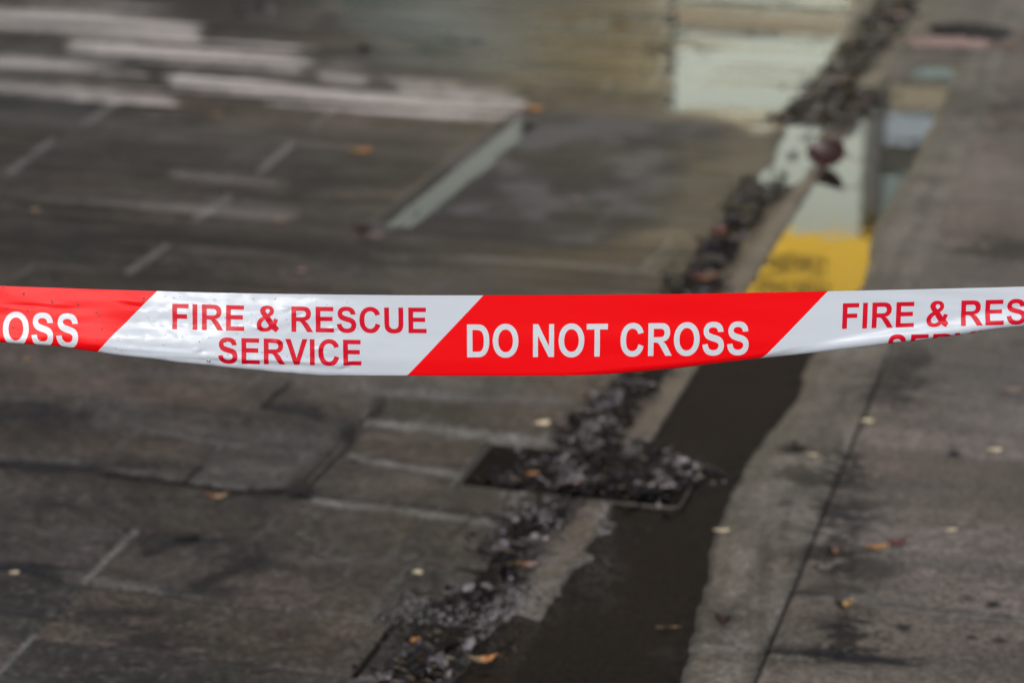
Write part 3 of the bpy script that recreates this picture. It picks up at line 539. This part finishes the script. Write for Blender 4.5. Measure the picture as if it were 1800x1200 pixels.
def strip(name, c0, c1, material):           # one coloured length between two slanted ends (top-edge pixel positions)
    nc = max(2, int((c1 - c0) / (3 if -200 < c0 < 2000 else 12))); nt_ = 118
    cc = np.linspace(c0, c1, nc + 1); tt = np.linspace(0, 142, nt_ + 1); C, TT = np.meshgrid(cc, tt, indexing='ij'); P = film(C - SH * TT, TT) - tape_inv
    ii = np.arange((nc + 1) * (nt_ + 1)).reshape(nc + 1, nt_ + 1); q = np.stack([ii[:-1, :-1], ii[:-1, 1:], ii[1:, 1:], ii[1:, :-1]], -1).reshape(-1, 4)
    o = mesh_obj(name, P.reshape(-1, 3), q, material, tape, smooth=True); return o
for k in (-2, -1, 0, 1, 2):
    strip('white_band', 280 + PER * k, 850 + PER * k, M_white); strip('red_band', 850 + PER * k, 1452 + PER * k, M_red)

# --- bold sans letters, outlines by hand (1466 units tall). Q = quadratic curve through a control point
G = {
 'I': (569, [[(140, 0), (140, 1466), (436, 1466), (436, 0)]]),
 'F': (1251, [[(151, 0), (151, 1466), (1156, 1466), (1156, 1218), (447, 1218), (447, 871), (1059, 871), (1059, 623), (447, 623), (447, 0)]]),
 'E': (1366, [[(149, 0), (149, 1466), (1236, 1466), (1236, 1218), (445, 1218), (445, 893), (1181, 893), (1181, 646), (445, 646), (445, 247), (1264, 247), (1264, 0)]]),
 'T': (1251, [[(479, 0), (479, 1218), (44, 1218), (44, 1466), (1209, 1466), (1209, 1218), (775, 1218), (775, 0)]]),
 'N': (1479, [[(152, 0), (152, 1466), (440, 1466), (1040, 487), (1040, 1466), (1315, 1466), (1315, 0), (1018, 0), (427, 956), (427, 0)]]),
 'V': (1366, [[(523, 0), (-1, 1466), (320, 1466), (691, 381), (1050, 1466), (1364, 1466), (839, 0)]]),
 'D': (1479, [[(148, 1466), (689, 1466), ('Q', 872, 1466, 968, 1438), ('Q', 1097, 1400, 1189, 1303), ('Q', 1281, 1206, 1329, 1066), ('Q', 1377, 925, 1377, 719), ('Q', 1377, 538, 1332, 407), ('Q', 1277, 247, 1175, 148), ('Q', 1098, 73, 967, 31), ('Q', 869, 0, 705, 0), (148, 0)],
               [(444, 1218), (444, 247), (665, 247), ('Q', 789, 247, 844, 261), ('Q', 916, 279, 963, 322), ('Q', 1011, 365, 1041, 463), ('Q', 1071, 562, 1071, 732), ('Q', 1071, 902, 1041, 993), ('Q', 1011, 1084, 957, 1135), ('Q', 903, 1186, 820, 1204), ('Q', 758, 1218, 577, 1218)]]),
 'U': (1479, [[(147, 1466), (443, 1466), (443, 672), ('Q', 443, 483, 454, 427), ('Q', 473, 337, 544, 282), ('Q', 616, 228, 740, 228), ('Q', 866, 228, 930, 279), ('Q', 994, 331, 1007, 406), ('Q', 1020, 481, 1020, 655), (1020, 1466), (1316, 1466), (1316, 696), ('Q', 1316, 432, 1292, 323), ('Q', 1268, 214, 1203, 139), ('Q', 1139, 64, 1031, 19), ('Q', 923, -25, 749, -25), ('Q', 539, -25, 430, 23), ('Q', 322, 72, 259, 149), ('Q', 196, 227, 176, 312), ('Q', 147, 438, 147, 684)]]),
 'R': (1479, [[(150, 0), (150, 1466), (773, 1466), ('Q', 1008, 1466, 1114, 1426), ('Q', 1221, 1387, 1285, 1286), ('Q', 1349, 1185, 1349, 1055), ('Q', 1349, 890, 1252, 782), ('Q', 1155, 675, 962, 647), ('Q', 1058, 591, 1120, 524), ('Q', 1183, 457, 1289, 286), (1468, 0), (1114, 0), (900, 319), ('Q', 786, 490, 744, 534), ('Q', 702, 579, 655, 595), ('Q', 608, 612, 506, 612), (446, 612), (446, 0)],
               [(446, 846), (665, 846), ('Q', 878, 846, 931, 864), ('Q', 984, 882, 1014, 926), ('Q', 1044, 970, 1044, 1036), ('Q', 1044, 1110, 1004, 1155), ('Q', 965, 1201, 893, 1213), ('Q', 857, 1218, 677, 1218), (446, 1218)]]),
 'C': (1479, [[(1086, 539), (1373, 448), ('Q', 1307, 208, 1153, 91), ('Q', 1000, -25, 764, -25), ('Q', 472, -25, 284, 174), ('Q', 96, 374, 96, 720), ('Q', 96, 1086, 285, 1288), ('Q', 474, 1491, 782, 1491), ('Q', 1051, 1491, 1219, 1332), ('Q', 1319, 1238, 1369, 1062), (1076, 992), ('Q', 1050, 1106, 967, 1172), ('Q', 885, 1238, 767, 1238), ('Q', 604, 1238, 502, 1121), ('Q', 401, 1004, 401, 742), ('Q', 401, 464, 501, 346), ('Q', 601, 228, 761, 228), ('Q', 879, 228, 964, 303), ('Q', 1049, 378, 1086, 539)]]),
 'S': (1366, [[(74, 477), (362, 505), ('Q', 388, 360, 467, 292), ('Q', 547, 224, 682, 224), ('Q', 825, 224, 897, 284), ('Q', 970, 345, 970, 426), ('Q', 970, 478, 939, 514), ('Q', 909, 551, 833, 578), ('Q', 781, 596, 596, 642), ('Q', 358, 701, 262, 787), ('Q', 127, 908, 127, 1082), ('Q', 127, 1194, 190, 1291), ('Q', 254, 1389, 373, 1440), ('Q', 493, 1491, 662, 1491), ('Q', 938, 1491, 1077, 1370), ('Q', 1217, 1249, 1224, 1047), (928, 1034), ('Q', 909, 1147, 846, 1196), ('Q', 784, 1246, 659, 1246), ('Q', 530, 1246, 457, 1193), ('Q', 410, 1159, 410, 1102), ('Q', 410, 1050, 454, 1013), ('Q', 510, 966, 726, 915), ('Q', 942, 864, 1045, 809), ('Q', 1149, 755, 1207, 660), ('Q', 1266, 566, 1266, 427), ('Q', 1266, 301, 1196, 191), ('Q', 1126, 81, 998, 27), ('Q', 870, -26, 679, -26), ('Q', 401, -26, 252, 102), ('Q', 103, 231, 74, 477)]]),
 'O': (1593, None),
 '&': (1479, [[(1448, 188), (1262, -47), ('Q', 1125, 20, 999, 136), ('Q', 902, 50, 792, 12), ('Q', 682, -26, 528, -26), ('Q', 298, -26, 182, 103), ('Q', 92, 203, 92, 376), ('Q', 92, 530, 184, 649), ('Q', 276, 768, 459, 858), ('Q', 377, 957, 335, 1045), ('Q', 294, 1133, 294, 1185), ('Q', 294, 1320, 409, 1405), ('Q', 524, 1491, 722, 1491), ('Q', 920, 1491, 1032, 1398), ('Q', 1144, 1305, 1144, 1172), ('Q', 1144, 1087, 1094, 1011), ('Q', 1044, 935, 890, 841), (1087, 582), ('Q', 1122, 644, 1147, 743), (1392, 687), ('Q', 1356, 560, 1329, 500), ('Q', 1302, 440, 1269, 390), ('Q', 1317, 335, 1362, 282), ('Q', 1400, 235, 1448, 188)],
               [(746, 1001), (815, 1054), ('Q', 892, 1114, 892, 1172), ('Q', 892, 1221, 856, 1255), ('Q', 819, 1290, 757, 1290), ('Q', 696, 1290, 662, 1258), ('Q', 627, 1227, 627, 1184), ('Q', 627, 1133, 690, 1059)],
               [(605, 673), ('Q', 489, 616, 431, 540), ('Q', 373, 464, 373, 382), ('Q', 373, 298, 429, 246), ('Q', 485, 194, 579, 194), ('Q', 642, 194, 702, 220), ('Q', 762, 246, 838, 306)]]),
}
def flat_path(P):
    out = []
    for p in P:
        if p[0] == 'Q':
            x0, y0 = out[-1]; _, cx, cy, x1, y1 = p
            for k in range(1, 6):
                t = k / 5; out.append(((1 - t) ** 2 * x0 + 2 * t * (1 - t) * cx + t * t * x1, (1 - t) ** 2 * y0 + 2 * t * (1 - t) * cy + t * t * y1))
        else: out.append((float(p[0]), float(p[1])))
    res = []
    for p in out:
        if not res or math.hypot(p[0] - res[-1][0], p[1] - res[-1][1]) > 1.5: res.append(p)
    if math.hypot(res[0][0] - res[-1][0], res[0][1] - res[-1][1]) < 1.5: res.pop()
    return res
def oval(rx, ry, e):
    o = []
    for k in range(48):
        a = 2 * math.pi * k / 48; c, s = math.cos(a), math.sin(a)
        o.append((798 + rx * math.copysign(abs(c) ** (2 / e), c), 733 + ry * math.copysign(abs(s) ** (2 / e), s)))
    return o
def glyph(ch): return [oval(709, 758, 2.12), oval(404, 504, 2.15)] if ch == 'O' else [flat_path(P) for P in G[ch][1]]
def text_part(name, text, s0, s1, tt, tb, material, parent):
    adv = 0; place = []
    for c in text:
        if c == ' ': adv += 569; continue
        place.append((c, adv)); adv += G[c][0]
    l0 = min(p[0] for p in glyph(place[0][0])[0]) + place[0][1]; l1 = max(p[0] for p in glyph(place[-1][0])[0]) + place[-1][1]
    sx = (s1 - s0) / (l1 - l0); sy = (tb - tt) / 1466.
    cu = bpy.data.curves.new('outline', 'CURVE'); cu.dimensions = '2D'; cu.fill_mode = 'BOTH'
    for c, a in place:
        for P in glyph(c):
            sp_ = cu.splines.new('POLY'); sp_.points.add(len(P) - 1); sp_.use_cyclic_u = True
            for q_, (x, y) in zip(sp_.points, P): q_.co = (s0 + (x + a - l0) * sx, tb - y * sy, 0, 1)
    tmp = bpy.data.objects.new('outline', cu); COL.objects.link(tmp)
    me = bpy.data.meshes.new_from_object(tmp.evaluated_get(bpy.context.evaluated_depsgraph_get()))
    bpy.data.objects.remove(tmp); bpy.data.curves.remove(cu)
    bm = bmesh.new(); bm.from_mesh(me)
    bmesh.ops.remove_doubles(bm, verts=bm.verts[:], dist=.01)
    for ax, lo, hi, st in ((0, s0, s1, 3.), (1, tt - 2, tb + 2, 2.)):
        x = lo + st
        while x < hi:
            co = (x, 0, 0) if ax == 0 else (0, x, 0); no_ = (1, 0, 0) if ax == 0 else (0, 1, 0)
            bmesh.ops.bisect_plane(bm, geom=bm.verts[:] + bm.edges[:] + bm.faces[:], plane_co=co, plane_no=no_, dist=1e-4); x += st
    cs = np.array([v.co[:] for v in bm.verts]); P = film(cs[:, 0], cs[:, 1] - 5.5 * (1 - sstep(150, 290, cs[:, 0])), .00022) - tape_inv
    for v, q_ in zip(bm.verts, P): v.co = q_
    bm.normal_update()
    for f in bm.faces:
        f.smooth = True
        if f.normal.y > 0: f.normal_flip()
    bm.to_mesh(me); bm.free(); me.materials.clear(); me.materials.append(material)
    o = bpy.data.objects.new(name, me); COL.objects.link(o); o.parent = parent; return o
for k in (-2, -1, 0, 1, 2):
    o_ = PER * k
    if abs(k) > 1: continue
    text_part('lettering', 'FIRE & RESCUE', 307 + o_, 750 + o_, 21.5, 66, M_redink, tape)
    text_part('lettering', 'SERVICE', 387 + o_, 635 + o_, 78.5, 123, M_redink, tape)
    text_part('lettering', 'DO NOT CROSS', 821 + o_, 1316 + o_, 50.5, 108, M_whink, tape)
# --- drops of rain on the film
M_drop = bpy.data.materials.new('rain_drop'); M_drop.use_nodes = True; p = M_drop.node_tree.nodes['Principled BSDF']
p.inputs['Base Color'].default_value = (1, 1, 1, 1); p.inputs['Transmission Weight'].default_value = 1; p.inputs['Roughness'].default_value = .02; p.inputs['IOR'].default_value = 1.33
M_grime = mat('dirt_speck', (.03, .01, .012), .5)
def dots(name, spots, material, hgt):
    vs, fs = [], []
    for s, t, r in spots:
        r = r * 1.3
        for (f_, zf) in ((1, 0), (.8, .6), (.45, .9)):
            a = np.arange(8) * math.pi / 4; q_ = film(s + r * f_ * np.cos(a), t + r * f_ * np.sin(a), r * KV * hgt * zf + .00014) - tape_inv; vs += q_.tolist()
        vs += (film(np.array([s]), np.array([t]), r * KV * hgt + .00014) - tape_inv).tolist()
        b = len(vs) - 25
        for rg in (0, 1):
            for a in range(8): fs.append((b + rg * 8 + a, b + rg * 8 + (a + 1) % 8, b + rg * 8 + 8 + (a + 1) % 8, b + rg * 8 + 8 + a))
        for a in range(8): fs.append((b + 16 + a, b + 16 + (a + 1) % 8, b + 24))
    return mesh_obj(name, vs, fs, material, tape, smooth=True)
rd = random.Random(9)
dr = [(292, 36, 2.4), (320, 11, 1.8), (381, 14, 2.2), (370, 118, 3.2), (292, 92, 2.4), (213, 86, 2.4), (444, 50, 2.4), (445, 36, 1.6), (373, 78, 2.2), (369, 110, 1.6), (325, 80, 1.6), (334, 31, 2.0), (296, 9, 1.5), (210, 100, 1.6), (420, 70, 1.8), (540, 108, 1.8), (585, 122, 2), (268, 50, 1.6), (400, 44, 1.5)]
dr += [(rd.uniform(-40, 640), rd.uniform(8, 96), rd.uniform(.9, 1.8)) for _ in range(46)]
d_ = dots('rain_drops', dr, M_drop, .55); d_['kind'] = 'stuff'
sk = [(48, 12, 1.3), (48, 15, 1.0), (98, 26, 1.2), (97, 23, .9), (143, 28, 1.2), (144, 34, .8), (175, 41, 1.1), (180, 46, 1.0), (257, 14, 1.3), (256, 19, .8), (55, 42, 1.0), (130, 40, .9), (130, 47, .9), (185, 70, .9), (30, 72, 1.1), (38, 75, .8), (12, 3, 1), (20, 15, .8), (40, 8, .7), (172, 96, .8), (175, 58, .7), (347, 62, .9), (400, 86, .9)]
sk += [(rd.uniform(-60, 520), rd.uniform(6, 110), rd.uniform(.4, .8)) for _ in range(40)]
d_ = dots('dirt_specks', sk, M_grime, .25); d_['kind'] = 'stuff'
